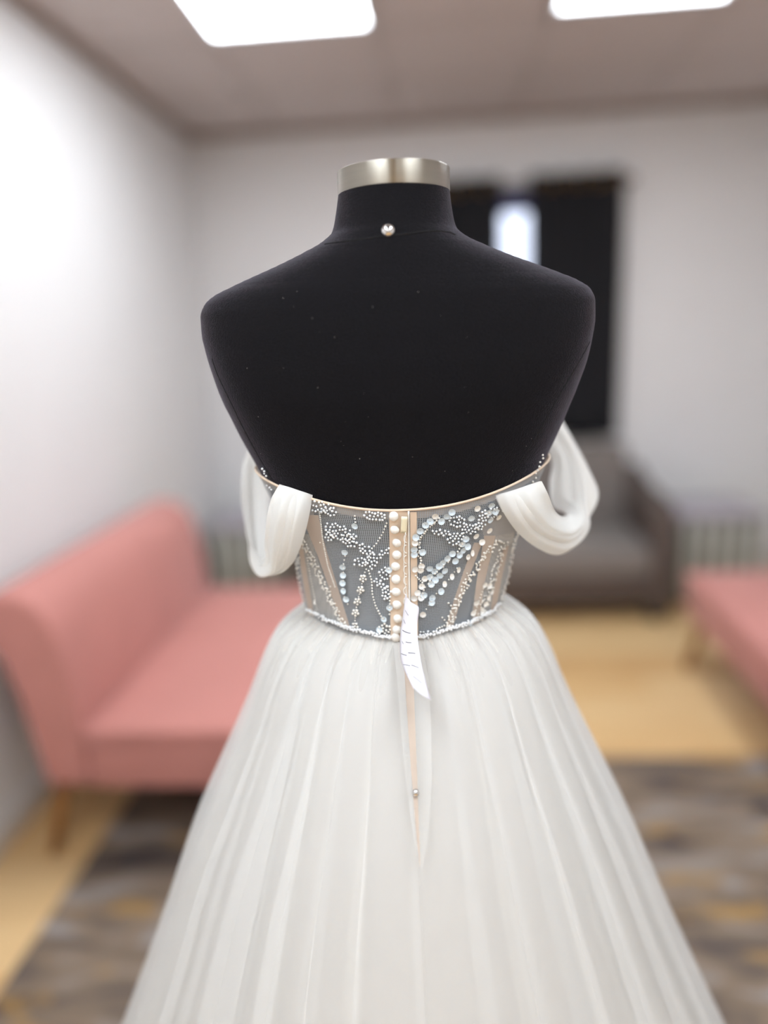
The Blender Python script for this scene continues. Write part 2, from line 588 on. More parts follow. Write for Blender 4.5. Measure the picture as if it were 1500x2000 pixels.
# ------------------------------------------------------------------ grey sofa
so = tag(empty('grey_sofa', (.15, 3.80, 0)), 'taupe grey upholstered sofa below the black curtains', 'sofa')
W2 = .925
box('base', (-W2 + .09, W2 - .09, -.36, .34, .085, .235), M_GREY2, so, bevel=.015)
for s in (-1, 1):
    pr = [(-.39, .06), (-.39, .52), (-.375, .560), (-.33, .575), (.10, .60), (.30, .66), (.34, .64), (.34, .06)]
    bm = bmesh.new()
    xa, xb = (s * W2, s * (W2 - .10))
    A = [bm.verts.new((xa, p[0], p[1])) for p in pr]; B = [bm.verts.new((xb, p[0], p[1])) for p in pr]
    for i in range(len(pr)):
        j = (i + 1) % len(pr); bm.faces.new((A[i], A[j], B[j], B[i]))
    bm.faces.new(A); bm.faces.new(B)
    bmesh.ops.recalc_face_normals(bm, faces=bm.faces)
    bm_obj('armrest', bm, M_GREY2, so, smooth=True, bevel=.02, seg=3)
    cushion('seat_cushion', min(0, s * (W2 - .105)) + (.004 if s > 0 else 0), max(0, s * (W2 - .105)) - (.004 if s < 0 else 0), -.38, .18, .238, .36, .02, M_GREY, so, r=.025)
    bk = cushion('back_cushion', min(0, s * (W2 - .105)) + .004, max(0, s * (W2 - .105)) - .004, .14, .26, .37, .78, .015, M_GREY, so, r=.035)
box('backrest', (-W2 + .1, W2 - .1, .22, .35, .235, .77), M_GREY2, so, bevel=.03)
for sx in (-1, 1):
    for yy in (-.33, .28):
        box('foot', (sx * (W2 - .08) - .03, sx * (W2 - .08) + .03, yy - .03, yy + .03, 0, .085), M_FOOT, so, bevel=.004)

# ------------------------------------------------------------------ side tables
def side_table():
    t = empty('side_table')
    box('top', (-.215, .215, -.20, .20, .445, .472), M_TTOP, t, bevel=.005)
    box('body', (-.20, .20, -.185, .19, .03, .445), M_TABLE, t, bevel=.004)
    for k in range(5):
        x = -.16 + k * .08
        box('slat', (x - .013, x + .013, -.197, -.184, .05, .435), M_SLAT, t, bevel=.003)
    for sx in (-1, 1):
        for sy in (-1, 1):
            box('foot', (sx * .17 - .02, sx * .17 + .02, sy * .155 - .02, sy * .155 + .02, 0, .03), M_FOOT, t)
    return t


st = side_table()
st.location = (1.36, 3.84, 0)
tag(st, 'grey-green side table with pale vertical slats right of the grey sofa', 'side table', 'slatted side tables')
st2 = copy_tree(st)
st2.location = (-1.02, 3.84, 0)
tag(st2, 'grey-green side table with pale slats in the left corner, behind the pink chaise', 'side table', 'slatted side tables')

# ------------------------------------------------------------------ curtains, rod, blind
RODZ, CY = 2.105, 4.10


def curtain(name, x0, x1, folds, ph):
    t = empty(name, ((x0 + x1) / 2, CY, .81))
    hwid = (x1 - x0) / 2
    n, nz = folds * 14, 14
    vs, fs = [], []
    H = 2.155 - .81
    for side_ in (0, 1):
        for k in range(nz + 1):
            z = H * k / nz
            for i in range(n + 1):
                s = i / n
                yv = .030 * math.sin(2 * PI * folds * s + ph) * (.75 + .25 * k / nz) + .006 * math.sin(9 * s + k * .3)
                vs.append((-hwid + 2 * hwid * s, yv + (.003 if side_ else 0), z))
    m0 = (nz + 1) * (n + 1)
    for k in range(nz):
        for i in range(n):
            a = k * (n + 1) + i
            fs.append((a, a + 1, a + n + 2, a + n + 1))
            fs.append((m0 + a, m0 + a + n + 1, m0 + a + n + 2, m0 + a + 1))
    for i in range(n):
        fs.append((i, m0 + i, m0 + i + 1, i + 1))
        a = nz * (n + 1) + i
        fs.append((a, a + 1, m0 + a + 1, m0 + a))
    mesh('cloth', vs, fs, M_CURT, t)
    ring = None
    for i in range(2 * folds):
        s = (i + .5) / (2 * folds) - ph / (2 * PI * folds)
        s %= 1
        pts = [(0, .021 * math.cos(a), .021 * math.sin(a)) for a in [2 * PI * q / 20 for q in range(21)]]
        if ring is None:
            o = tube('eyelet', pts, .006, M_GOLD, t, seg=6, cap=False); ring = o.data
        else:
            o = link('eyelet', ring, None, t)
        o.location = (-hwid + 2 * hwid * ((i + .5) / (2 * folds)), 0, RODZ - .81)
        o.rotation_euler = (0, 0, rnd.uniform(.5, 1.0) * (1 if i % 2 else -1))
    return t


tag(curtain('window_curtain', -.16, .330, 4, .5), 'black eyelet curtain panel just behind the neck, left of the window gap', 'curtain', 'black curtain panels')
tag(curtain('window_curtain', .466, .952, 4, 2.0), 'black eyelet curtain panel on the right of the bright window gap', 'curtain', 'black curtain panels')
rod = tag(empty('curtain_rod', (.39, CY, RODZ)), 'dark metal curtain rod carrying the black curtains', 'curtain rod')
tube('rod', [(-.57, 0, 0), (.57, 0, 0)], .011, M_ROD, rod, seg=14)
for s in (-1, 1):
    box('bracket', (s * .545 - .01, s * .545 + .01, 0, .087, -.012, .012), M_ROD, rod)
    tube('finial', [(s * .57, 0, 0), (s * .575, 0, 0), (s * .59, 0, 0), (s * .60, 0, 0)], [.011, .017, .017, .006], M_ROD, rod, seg=12)
bl = tag(empty('roller_blind', (.40, 4.170, 1.99)), 'dark blue rolled-up blind at the top of the window gap', 'blind')
tube('blind_roll', [(-.45, 0, .075), (.45, 0, .075)], .025, M_BLIND, bl, seg=20)
box('blind_sheet', (-.445, .445, -.026, -.023, .0, .08), M_BLIND, bl)
tube('hem_bar', [(-.445, -.0245, 0), (.445, -.0245, 0)], .006, M_BLIND, bl)

# ------------------------------------------------------------------ dress form: shape tables in metres
AX, AY = .022, .80                    # the form's axis: right of and in front of the camera, before yaw
form_loc = (math.cos(YAW) * AX - math.sin(YAW) * AY, math.sin(YAW) * AX + math.cos(YAW) * AY, 0)
rl, ul, wl = cam_axes(0.0)


def sight(px, py):
    """line of sight in the form's own frame, for measurements taken off the photograph (1500 x 2000)"""
    d = rl * ((px - 750) / F_PX) - ul * ((py - 1000) / F_PX) + wl
    return d / d.y


EYE = Vector((-AX, -AY, CAM_H))


def at(px, py, y):
    """point seen at px, py lying at depth y of the form's frame"""
    d = sight(px, py)
    return EYE + d * (y - EYE.y)


def pchip(x, y, q):
    x, y = np.array(x, float), np.array(y, float)
    if x[0] > x[-1]: x, y = x[::-1], y[::-1]
    h = np.diff(x); d = np.diff(y) / h
    m = np.zeros_like(y)
    m[0], m[-1] = d[0], d[-1]
    for i in range(1, len(x) - 1):
        if d[i - 1] * d[i] > 0:
            w1, w2 = 2 * h[i] + h[i - 1], h[i] + 2 * h[i - 1]
            m[i] = (w1 + w2) / (w1 / d[i - 1] + w2 / d[i])
    i = np.clip(np.searchsorted(x, q) - 1, 0, len(x) - 2)
    t = np.clip((q - x[i]) / h[i], 0, 1)
    return (y[i] * (1 + 2 * t) * (1 - t) ** 2 + m[i] * h[i] * t * (1 - t) ** 2 + y[i + 1] * t * t * (3 - 2 * t) + m[i + 1] * h[i] * t * t * (t - 1))


#        z      half-w  back   front  power  centre
TORSO = [(1.5400, .0555, .0555, .0555, 2.0, 0.002), (1.5170, .0590, .061, .056, 2.0, .001), (1.5010, .0635, .066, .058, 2.0, .0005),
         (1.4945, .0705, .069, .060, 2.0, 0), (1.4895, .0785, .071, .061, 2.0, 0), (1.4800, .1000, .075, .063, 2.0, 0),
         (1.4720, .1190, .078, .065, 2.05, 0), (1.4555, .1620, .084, .070, 2.1, 0), (1.4450, .1865, .088, .075, 2.2, 0),
         (1.4360, .1980, .091, .080, 2.3, .001), (1.4240, .2025, .094, .086, 2.4, .001), (1.4074, .2028, .098, .09, 2.4, .001),
         (1.3900, .2003, .101, .095, 2.4, .001), (1.3681, .1955, .104, .100, 2.4, .001), (1.3403, .1870, .105, .110, 2.35, .0),
         (1.3213, .1795, .103, .115, 2.3, .0), (1.3000, .1712, .100, .120, 2.25, 0), (1.2670, .1562, .095, .122, 2.2, 0),
         (1.2300, .1415, .088, .115, 2.15, 0), (1.1855, .1268, .080, .100, 2.1, -.001), (1.1560, .1178, .077, .095, 2.1, -.002),
         (1.1200, .1120, .077, .090, 2.1, -.003), (1.1000, .1085, .078, .090, 2.1, -.004), (1.0700, .1130, .085, .092, 2.1, -.004),
         (1.0000, .1400, .110, .100, 2.1, -.003), (.9000, .1600, .125, .110, 2.1, 0), (.8000, .1550, .115, .110, 2.1, 0)]
SKIRT = [(1.104, .1100, .080, .090), (1.094, .124, .089, .10), (1.080, .141, .100, .113), (1.045, .162, .124, .14), (1.00, .180, .150, .17), (.95, .202, .176, .20),
         (.90, .225, .200, .23), (.83, .256, .228, .27), (.76, .284, .254, .31), (.69, .312, .280, .34), (.62, .342, .308, .37),
         (.55, .372, .338, .40), (.35, .462, .43, .49), (.15, .555, .53, .58), (.012, .62, .60, .64)]
ZQ = np.arange(.78, 1.5401, .0005)
_T = np.array(TORSO)
TT = np.stack([pchip(_T[:, 0], _T[:, k], ZQ) for k in range(1, 6)], 1)
ZS = np.arange(.0, 1.1045, .001)
_S = np.array(SKIRT)
SS = np.stack([pchip(_S[:, 0], _S[:, k], ZS) for k in range(1, 4)], 1)


def torso_row(z):
    i = min(max(int(round((z - .78) / .0005)), 0), len(ZQ) - 1)
    return TT[i]


def skirt_row(z):
    i = min(max(int(round(z / .001)), 0), len(ZS) - 1)
    return SS[i]


def spow(v, e):
    return math.copysign(abs(v) ** e, v)


def torso_pt(phi, z, off=0.0):
    """phi = 0 is the centre of the back, positive to the right"""
    a, bb, bf, n, cx = torso_row(z)
    b = bb if math.cos(phi) > 0 else bf
    return Vector((cx + (a + off) * spow(math.sin(phi), 2 / n), -(b + off) * spow(math.cos(phi), 2 / n), z))


def inside_torso(p, off):
    a, bb, bf, n, cx = torso_row(p.z)
    b = bb if p.y < 0 else bf
    return abs((p.x - cx) / (a + off)) ** n + abs(p.y / (b + off)) ** n


def inside_skirt(p, off):
    a, bb, bf = skirt_row(p.z)
    b = bb if p.y < 0 else bf
    return ((p.x + .008) / (a + off)) ** 2 + (p.y / (b + off)) ** 2


def on_surface(px, py, off, test=inside_torso):
    d = sight(px, py)
    best, bt = 9, .7
    t, step = .45, .004
    while t < .95:
        s = test(EYE + d * t, off)
        if s < best: best, bt = s, t
        if s <= 1: break
        t += step
    if best > 1:                                     # grazing: settle on the nearest surface point
        p = EYE + d * bt
        k = best ** -.5
        return Vector((p.x * k, p.y * k, p.z))
    lo, hi = t - step, t
    for _ in range(14):
        mid = (lo + hi) / 2
        if test(EYE + d * mid, off) <= 1: hi = mid
        else: lo = mid
    return EYE + d * hi


def normal_at(p, test=inside_torso, off=0.0):
    e = .0008
    g = Vector([test(p + Vector(v) * e, off) - test(p - Vector(v) * e, off) for v in ((1, 0, 0), (0, 1, 0), (0, 0, 1))])
    return g.normalized() if g.length else Vector((0, -1, 0))


def grid_faces(nr, nc, wrap=False, base=0):
    fs = []
    for i in range(nr - 1):
        for j in range(nc if wrap else nc - 1):
            j2 = (j + 1) % nc
            fs.append((base + i * nc + j, base + i * nc + j2, base + (i + 1) * nc + j2, base + (i + 1) * nc + j))
    return fs


def patch(name, A, B, m, parent, off=.004, nu=24, nv=6, test=inside_torso, thick=0.0):
    """strip of cloth lying on the form between two measured edges"""
    a, b = polyline([(p[0], p[1], 0) for p in A], nu), polyline([(p[0], p[1], 0) for p in B], nu)
    vs = []
    for i in range(nu):
        for j in range(nv):
            q = a[i].lerp(b[i], j / (nv - 1))
            vs.append(on_surface(q.x, q.y, off, test))
    o = mesh(name, vs, grid_faces(nu, nv), m, parent)
    if thick:
        s = o.modifiers.new('thickness', 'SOLIDIFY'); s.thickness = thick; s.offset = 0
    return o


# ------------------------------------------------------------------ dress form
df = tag(empty('dress_form', form_loc, YAW), 'black jersey dress form with brushed metal neck cap wearing the gown', 'dress form')
vs = []
zl = [z for z in np.concatenate([np.linspace(1.5398, 1.42, 70), np.linspace(1.417, .80, 90)])]
NC = 120
for z in zl:
    for j in range(NC):
        vs.append(torso_pt(2 * PI * j / NC, float(z)))
fs = [tuple(reversed(f)) for f in grid_faces(len(zl), NC, True)]
fs.append(tuple(range(NC)))
fs.append(tuple(reversed(range((len(zl) - 1) * NC, len(zl) * NC))))
mesh('torso', vs, fs, M_BLACK, df)
lathe('neck_cap', [(.0, 1.5575), (.030, 1.5582), (.0550, 1.5582), (.0560, 1.5577), (.0562, 1.5570), (.0562, 1.5366), (.0558, 1.5360), (.0545, 1.5358), (.0, 1.5360)], M_NICKEL, df, 96, (.002, 0))
tube('stand_pole', [(0, 0, .03), (0, 0, .82)], .016, M_NICKEL, df, seg=20)
lathe('stand_base', [(0, .0095), (.165, .0095), (.17, .014), (.165, .022), (.05, .034), (.0, .036)], M_NICKEL, df, 48)


def seam(name, pts, r, n=40, off=.0002):
    P = [on_surface(p.x, p.y, off) for p in spline([(q[0], q[1], 0) for q in pts], n)]
    return tube(name, P, r, M_SEAM, df, seg=6)


seam('neck_seam', [(634, 477), (660, 473), (700, 468), (735, 463), (757, 460), (800, 456), (840, 451), (875, 453), (890, 459)], .0007, 50)
seam('side_seam', [(1152, 668), (1128, 712), (1098, 762), (1060, 830), (1020, 895), (980, 960)], .0005)
seam('side_seam', [(414, 700), (425, 732), (455, 795), (490, 865), (528, 930), (545, 960)], .0005)
lint_v, lint_f = [], []
for _ in range(34):
    p = on_surface(rnd.uniform(480, 1100), rnd.uniform(560, 940), .0004)
    k, e = len(lint_v), rnd.uniform(.0003, .0006)
    d1 = Vector((rnd.uniform(-1, 1), 0, rnd.uniform(-1, 1))) * e
    lint_v += [p - d1, p + Vector((e * .4, 0, -e * .4)), p + d1, p + Vector((0, -e * .5, e * .3))]
    lint_f += [(k, k + 1, k + 2), (k, k + 2, k + 3), (k, k + 3, k + 1), (k + 1, k + 3, k + 2)]
tag(mesh('lint', lint_v, lint_f, M_STRING, df), kind='stuff')
# screw on the nape
sp = on_surface(758, 450, 0)
sn = normal_at(sp)
q = sn.to_track_quat('Z', 'Y')
dome = [(.0, .0052), (.0022, .0050), (.0045, .0040), (.0062, .0022), (.0068, .0), (.0068, -.002)]
sc_ = lathe('screw', dome, M_CHROME, df, 28)
sc_.location = sp; sc_.rotation_mode = 'QUATERNION'; sc_.rotation_quaternion = q
boxes('cross_slot', [(-.0021, .0021, -.0005, .0005, .0046, .00535), (-.0005, .0005, -.0021, .0021, .0046, .00537)], M_SEAM, sc_)

# ------------------------------------------------------------------ the gown
gown = tag(empty('wedding_gown', form_loc, YAW), 'white tulle off-shoulder wedding gown with beaded sheer bodice on the black form', 'dress')


def z_top(phi):
    s2 = math.sin(phi) ** 2
    if math.cos(phi) > 0: return 1.2315 + .034 * s2
    return 1.2655 + .02 * (1 - s2)


def z_waist(phi):
    return 1.0915 + .0135 * math.sin(phi) ** 2


NB, NR = 144, 22
vs, uvs = [], []
for i in range(NR):
    for j in range(NB):
        phi = -PI + 2 * PI * j / NB
        z = z_waist(phi) + (z_top(phi) - z_waist(phi)) * i / (NR - 1)
        p = torso_pt(phi, z, .0030)
        vs.append(p); uvs.append((phi * .12, z))
bod = mesh('bodice_net', vs, grid_faces(NR, NB, True), M_NET, gown, uvs=uvs)
# satin binding along the upper edge
tube('top_binding', [torso_pt(-PI + 2 * PI * j / 120, z_top(-PI + 2 * PI * j / 120), .0034) for j in range(121)], .0013, M_NUDE, gown, seg=8, cap=False)
vs = []
for i in range(4):
    for j in range(NB):
        phi = -PI + 2 * PI * j / NB
        vs.append(torso_pt(phi, z_top(phi) - .0095 * i / 3, .0024))
mesh('top_facing', vs, grid_faces(4, NB, True), M_NUDE_S, gown)

# boning channels, facings and placket (edges measured off the photo)
for A, B in [([(592, 1006), (600, 1036), (622, 1090), (668, 1222)], [(622, 1006), (628, 1040), (645, 1100), (684, 1226)]),
             ([(926, 1060), (904, 1120), (884, 1180), (870, 1226)], [(942, 1060), (918, 1122), (897, 1182), (884, 1228)]),
             ([(946, 1046), (930, 1140), (922, 1219)], [(968, 1046), (946, 1140), (936, 1214)]),
             ([(984, 1070), (968, 1130), (957, 1200)], [(994, 1066), (980, 1130), (968, 1192)]),
             ([(582, 1060), (588, 1110), (603, 1198)], [(590, 1056), (598, 1110), (614, 1206)])]:
    patch('boning_channel', A, B, M_NUDE_S, gown, off=.0042, nu=24, nv=4)
patch('side_facing', [(935, 1000), (945, 1050)], [(1022, 985), (1000, 1062)], M_NUDE_S, gown, off=.0020, nu=10, nv=10)
patch('side_facing', [(575, 985), (584, 1040)], [(612, 985), (616, 1030)], M_NUDE_S, gown, off=.0020, nu=10, nv=8)
patch('back_placket', [(760, 998), (761, 1120), (763, 1250)], [(796, 1000), (797, 1120), (799, 1252)], M_NUDE, gown, off=.0038, nu=24, nv=4)
patch('back_placket', [(801, 1000), (802, 1120), (803, 1250)], [(814, 1000), (815, 1120), (817, 1250)], M_NUDE, gown, off=.0038, nu=24, nv=3)

M_GRAZE = sheer('net_grazing_sheen', (236, 234, 230), .46, .4, .3, 560)  # added pale plies: grazing-angle brightening of the net put into the colour
patch('net_grazing_sheen', [(583, 1040), (586, 1110), (600, 1192)], [(604, 1044), (630, 1120), (672, 1222)], M_GRAZE, gown, off=.0038, nu=20, nv=8)
patch('net_grazing_sheen', [(950, 1050), (932, 1130), (918, 1216)], [(1006, 1040), (990, 1120), (972, 1186)], M_GRAZE, gown, off=.0038, nu=20, nv=8)

# zip, pull, elastic loops
tube('zip', [on_surface(p.x, p.y, .0042) for p in polyline([(798, 998, 0), (799, 1120, 0), (801, 1252, 0)], 30)], .0010, M_IVORY, gown, seg=6)
zp = patch('zip_pull', [(784, 1009), (782, 1040)], [(796, 1009), (794, 1042)], M_CREAM, gown, off=.0066, nu=6, nv=4, thick=.001)
for k in range(9):
    cy = 1052 + k * 20.5
    P = [on_surface(794 + 5.5 * math.cos(a) * -1, cy + 8 * math.sin(a), .0048) for a in [-PI / 2 + PI * q / 8 for q in range(9)]]
    tube('button_loop', P, .0006, M_IVORY, gown, seg=5)
btn = None
for (cx, cy) in [(1160, 490), (1172, 637), (1195, 780), (1195, 910), (1180, 1035), (1185, 1175), (1187, 1312), (1195, 1452), (1205, 1602), (1195, 1722), (1182, 1805)]:
    p = on_surface(560 + cx / 5.555, 920 + cy / 5.555, .0048)
    if btn is None:
        o = lathe('covered_button', [(.0, .0040), (.002, .0037), (.0036, .0026), (.0046, .0010), (.0048, -.0004), (.0040, -.0014), (0, -.0016)], M_IVORY, gown, 20)
        btn = o.data
    else:
        o = link('covered_button', btn, None, gown)
    n = normal_at(p)
    n = (n + Vector((rnd.uniform(-.5, -.15), 0, rnd.uniform(-.35, .25)))).normalized()
    o.location = p
    o.rotation_mode = 'QUATERNION'
    o.rotation_quaternion = n.to_track_quat('Z', 'Y')
    o.scale = (1.0, rnd.uniform(.92, 1.05), 1)

# ---------------- bead embroidery
_bs = bmesh.new()
bmesh.ops.create_icosphere(_bs, subdivisions=1, radius=1)
BV = [v.co.copy() for v in _bs.verts]
BF = [tuple(v.index for v in f.verts) for f in _bs.faces]
_bs.free()


class Beads:
    def __init__(self): self.v, self.f = [], []

    def add(self, px, py, r=.00125, off=.0046, test=inside_torso):
        p = on_surface(px, py, off, test)
        b = len(self.v)
        r *= rnd.uniform(.85, 1.12)
        self.v += [p + v * r for v in BV]
        self.f += [tuple(b + i for i in f) for f in BF]

    def line(self, pts, gap=4.6, r=.00115, width=0, off=.0046):
        L = sum(math.dist(a, b) for a, b in zip(pts, pts[1:]))
        for p in polyline([(a[0], a[1], 0) for a in pts], max(2, int(L / gap) + 1)):
            self.add(p.x + rnd.uniform(-width, width), p.y + rnd.uniform(-width, width) * .6, r, off)

    def blob(self, cx, cy, rx, ry, rot, n, r=.00142):
        pts, tries = [], 0
        c, s = math.cos(math.radians(rot)), math.sin(math.radians(rot))
        while len(pts) < n and tries < 3000:
            tries += 1
            a, q = rnd.uniform(0, 2 * PI), math.sqrt(rnd.random())
            x, y = rx * q * math.cos(a), ry * q * math.sin(a)
            x, y = cx + c * x - s * y, cy + s * x + c * y
            if all((x - u) ** 2 + (y - v) ** 2 > 30 for u, v in pts):
                pts.append((x, y)); self.add(x, y, r, .0046)

    def flower(self, cx, cy, R=5.4):
        for k in range(5): self.add(cx + R * math.cos(k * 1.257 + .3), cy + R * math.sin(k * 1.257 + .3), .0016)
        self.add(cx, cy, .0014, .0056)

    def build(self, name, m):
        return tag(mesh(name, self.v, self.f, m, gown), kind='stuff')


b = Beads()                                      # left half of the back
b.blob(622, 990, 30, 11, 8, 40)
b.blob(645, 1000, 14, 8, 30, 14)
b.blob(664, 1040, 34, 14, 22, 62)
b.blob(682, 1056, 16, 12, 40, 20)
b.blob(645, 1047, 10, 10, 0, 12)
b.blob(714, 1075, 16, 10, 35, 24)
b.blob(703, 1098, 14, 8, 0, 18)
b.blob(726, 1096, 12, 16, -20, 28)
b.blob(750, 1080, 13, 6, -40, 14)
b.blob(752, 1120, 12, 12, 30, 22)
b.blob(742, 1140, 16, 7, 30, 18)
b.blob(755, 1158, 9, 14, 0, 22)
b.blob(731, 1008, 24, 8, 8, 34)
b.build('bead_embroidery', M_BEAD)
b = Beads()
for x, y in ((709, 1130), (704, 1152), (698, 1175), (694, 1197), (693, 1223)): b.flower(x, y)
b.line([(709, 1130), (704, 1152), (698, 1175), (694, 1197), (693, 1223)], 5, .0009)
b.line([(755, 1022), (748, 1040), (735, 1062), (722, 1076)], 6.2)
b.line([(720, 1115), (726, 1135), (727, 1160), (733, 1182), (743, 1202), (748, 1208)], 5.8)
b.line([(715, 1112), (710, 1124)], 5)
b.line([(693, 1008), (694, 1020)], 5)
b.line([(674, 1086), (671, 1100), (670, 1130), (670, 1160), (679, 1180)], 8, .0009)
b.line([(761, 1160), (761, 1200)], 6)
b.blob(750, 1228, 12, 10, 0, 18)
b.build('bead_chain', M_PEARL)
b = Beads()
b.line([(624, 1000), (627, 1024), (631, 1060), (640, 1105), (654, 1146)], 3.6, .0009)
b.line([(625, 1060), (632, 1105), (645, 1146)], 99, .0009)
for k in range(5): b.line([(587, 1050), (612, 1100), (640, 1160), (672, 1224)], 6.5, .0011, 6)
for k in range(3): b.line([(579, 1052), (581, 1110), (592, 1184)], 5.5, .0010, 4)
b.line([(600, 1090), (607, 1130), (614, 1165), (622, 1206)], 5, .0009)
b.build('bead_trim', M_PEARL)

b = Beads()                                      # right half of the back
b.blob(892, 1019, 16, 11, 0, 34)
b.blob(862, 1040, 18, 6, 5, 22)
b.blob(892, 1053, 18, 13, 0, 38)
b.blob(918, 1033, 17, 10, -10, 30)
b.blob(945, 1008, 16, 9, -40, 22)
b.blob(962, 1002, 14, 9, -40, 16)
b.blob(938, 1026, 10, 8, 0, 12)
b.build('bead_embroidery', M_BEAD)
b = Beads()
b.line([(857, 1012), (842, 1026), (832, 1036), (822, 1050), (818, 1066), (817, 1082), (823, 1100)], 5, .0013, 2)
b.line([(905, 1060), (880, 1090), (855, 1115), (838, 1130), (830, 1150), (822, 1165)], 7, .0013, 3)
b.line([(812, 1125), (825, 1138)], 4.5)
b.line([(893, 1110), (880, 1128), (866, 1145), (852, 1160), (836, 1184), (828, 1198)], 9, .0009)
for k in range(5): b.line([(972, 1055), (946, 1090), (912, 1138), (893, 1175), (876, 1222)], 8.5, .0012, 6)
b.line([(864, 1206), (872, 1216)], 5); b.line([(854, 1228), (868, 1222)], 5); b.line([(890, 1206), (880, 1214)], 5)
b.line([(876, 1178), (886, 1188)], 5); b.line([(912, 1120), (920, 1134)], 5)
b.build('bead_chain', M_PEARL)
b = Beads()
for k in range(3): b.line([(1014, 1026), (1003, 1070), (993, 1130), (982, 1165), (974, 1192)], 5.5, .0011, 3)
for k in range(5): b.line([(985, 1062), (972, 1100), (960, 1140), (948, 1175), (938, 1208)], 8, .0011, 7)
b.line([(944, 1150), (930, 1190), (922, 1216)], 6, .0009)
b.line([(1062, 888), (1052, 916), (1042, 940)], 7, .0013, 2)
b.build('bead_trim', M_PEARL)
b = Beads()
b.line([(512, 916), (520, 930)], 5, .0013, 2); b.line([(522, 948), (530, 956)], 5, .0013, 1)
for k in range(7): b.line([(598, 1190), (640, 1212), (700, 1232), (740, 1241), (764, 1246)], 6.5, .0013, 5, .0065)
for k in range(7): b.line([(818, 1244), (850, 1236), (900, 1222), (940, 1206), (976, 1182)], 6.5, .0013, 5, .0065)
b.blob(830, 1240, 14, 8, 0, 26)
b.build('waist_bead_trim', M_BEAD)

# ---------------- sequins, each a little cupped disc
seq = {}


def sequin(px, py, r=7.0, m=M_SEQ, sq=1.0, rot=0.0):
    p = on_surface(px, py, .0050)
    key = m.name
    if key not in seq:
        prof = [(.00035, .0), (.0014, .00005), (.0026, .0004), (.0036, .0009)]
        o = lathe('sequin', prof, m, gown, 14); seq[key] = o.data
    else:
        o = link('sequin', seq[key], None, gown)
    n = (normal_at(p) + Vector((rnd.uniform(-.25, .25), 0, rnd.uniform(-.25, .25)))).normalized()
    o.location = p
    o.rotation_mode = 'QUATERNION'
    o.rotation_quaternion = n.to_track_quat('Z', 'Y')
    s = r / 7.0
    o.scale = (s * sq, s, s)
    return o


for x, y in [(740, 595), (630, 880), (607, 1040), (612, 1130), (607, 1215), (618, 1300), (645, 1390), (1055, 1605), (1005, 1720), (1115, 1480), (1110, 1070)]:
    sequin(560 + x / 5.555, 920 + y / 5.555, 6.6)
for x, y in [(308, 1420), (320, 1520)]: sequin(560 + x / 5.555, 920 + y / 5.555, 6, M_SEQ_C, .5)
for x, y in [(570, 445), (515, 490), (455, 545), (335, 545), (285, 585), (225, 650), (180, 720), (160, 850), (160, 905), (250, 880), (780, 510), (1000, 370), (1040, 440),
             (970, 450), (985, 530), (720, 735), (680, 790), (740, 820), (690, 860), (650, 910), (575, 895), (520, 945), (605, 975), (470, 990), (430, 1030),
             (330, 1055), (380, 1085), (490, 1080), (440, 1130), (330, 1145), (390, 1180), (345, 1225), (265, 1345), (450, 1305), (355, 1375), (350, 1425), (770, 1645)]:
    sequin(780 + x / 5.555, 920 + y / 5.555, 7.0)
for x, y in [(390, 490), (170, 780), (845, 405), (1075, 500), (1130, 410), (975, 645), (895, 770), (275, 1165), (240, 1250), (195, 1320), (160, 1380), (235, 1375),
             (170, 1065), (230, 1075), (240, 1030), (255, 1555), (925, 1235), (1000, 1310), (965, 1370), (935, 1440), (895, 1520), (930, 1545), (830, 705), (800, 1540), (835, 1430), (975, 1245)]:
    sequin(780 + x / 5.555, 920 + y / 5.555, 6.6, M_SEQ_C)
for x, y in [(640, 1070), (570, 1145), (490, 1225), (745, 930), (790, 890)]: sequin(780 + x / 5.555, 920 + y / 5.555, 6.6, M_SEQ_C, .7)

# ---------------- skirt: satin lining and gathered tulle layers
NPH = 1100
zrows = [1.104, 1.100, 1.095, 1.088, 1.080, 1.070, 1.058, 1.045, 1.03, 1.01, .99, .965, .94, .91, .88, .85, .81, .77, .73, .69, .64, .59, .53, .46, .38, .30, .2, .1, .012]


def noise1(seed, n):
    r = random.Random(seed)
    c = [(r.uniform(.4, 1), k, r.uniform(0, 2 * PI)) for k in range(1, n + 1)]
    tot = sum(a for a, _, _ in c)
    return lambda x: sum(a * math.sin(k * x + p) for a, k, p in c) / tot


def skirt_layer(name, m, base, k, amp, over, seed, gather=.0022, nph=NPH):
    """k folds round the hem, deepening downwards; 'over' > 1 folds the cloth back over itself"""
    w1, w2, w3 = noise1(seed, 6), noise1(seed + 1, 9), noise1(seed + 2, 4)
    vs = []
    for z in zrows:
        a, bb, bf = skirt_row(z)
        d = min(1.0, max(0.0, (1.104 - z) / .26))          # 0 at the waist, 1 lower down
        g = math.exp(-((1.098 - z) / .07) ** 2)
        for j in range(nph):
            ph = -PI + 2 * PI * j / nph
            psi = k * ph + 5.0 * w1(ph) + .25 * w3(ph + z * .8) * d
            mod = max(.10, .66 + .85 * w2(ph))
            damp = 1 - .85 * math.exp(-((ph - .06) / .10) ** 2)     # the placket lies flat
            mod *= damp
            ro = amp * d ** .8 * mod * math.cos(psi) + base * d + .001 * (1 - d)
            ro += gather * g * math.sin(k * 3.1 * ph + 3 * w2(ph)) * mod
            p2 = ph + over / k * (.35 + .65 * d ** .6) * mod * math.sin(psi)
            b = bb if math.cos(p2) > 0 else bf
            zz = z + (z_waist(p2) + .001 - 1.104) * math.exp(-((1.104 - z) / .06) ** 2)
            vs.append((-.003 - .005 * d + (a + ro) * math.sin(p2), -(b + ro) * math.cos(p2), zz))
    return mesh(name, vs, grid_faces(len(zrows), nph, True), m, gown)


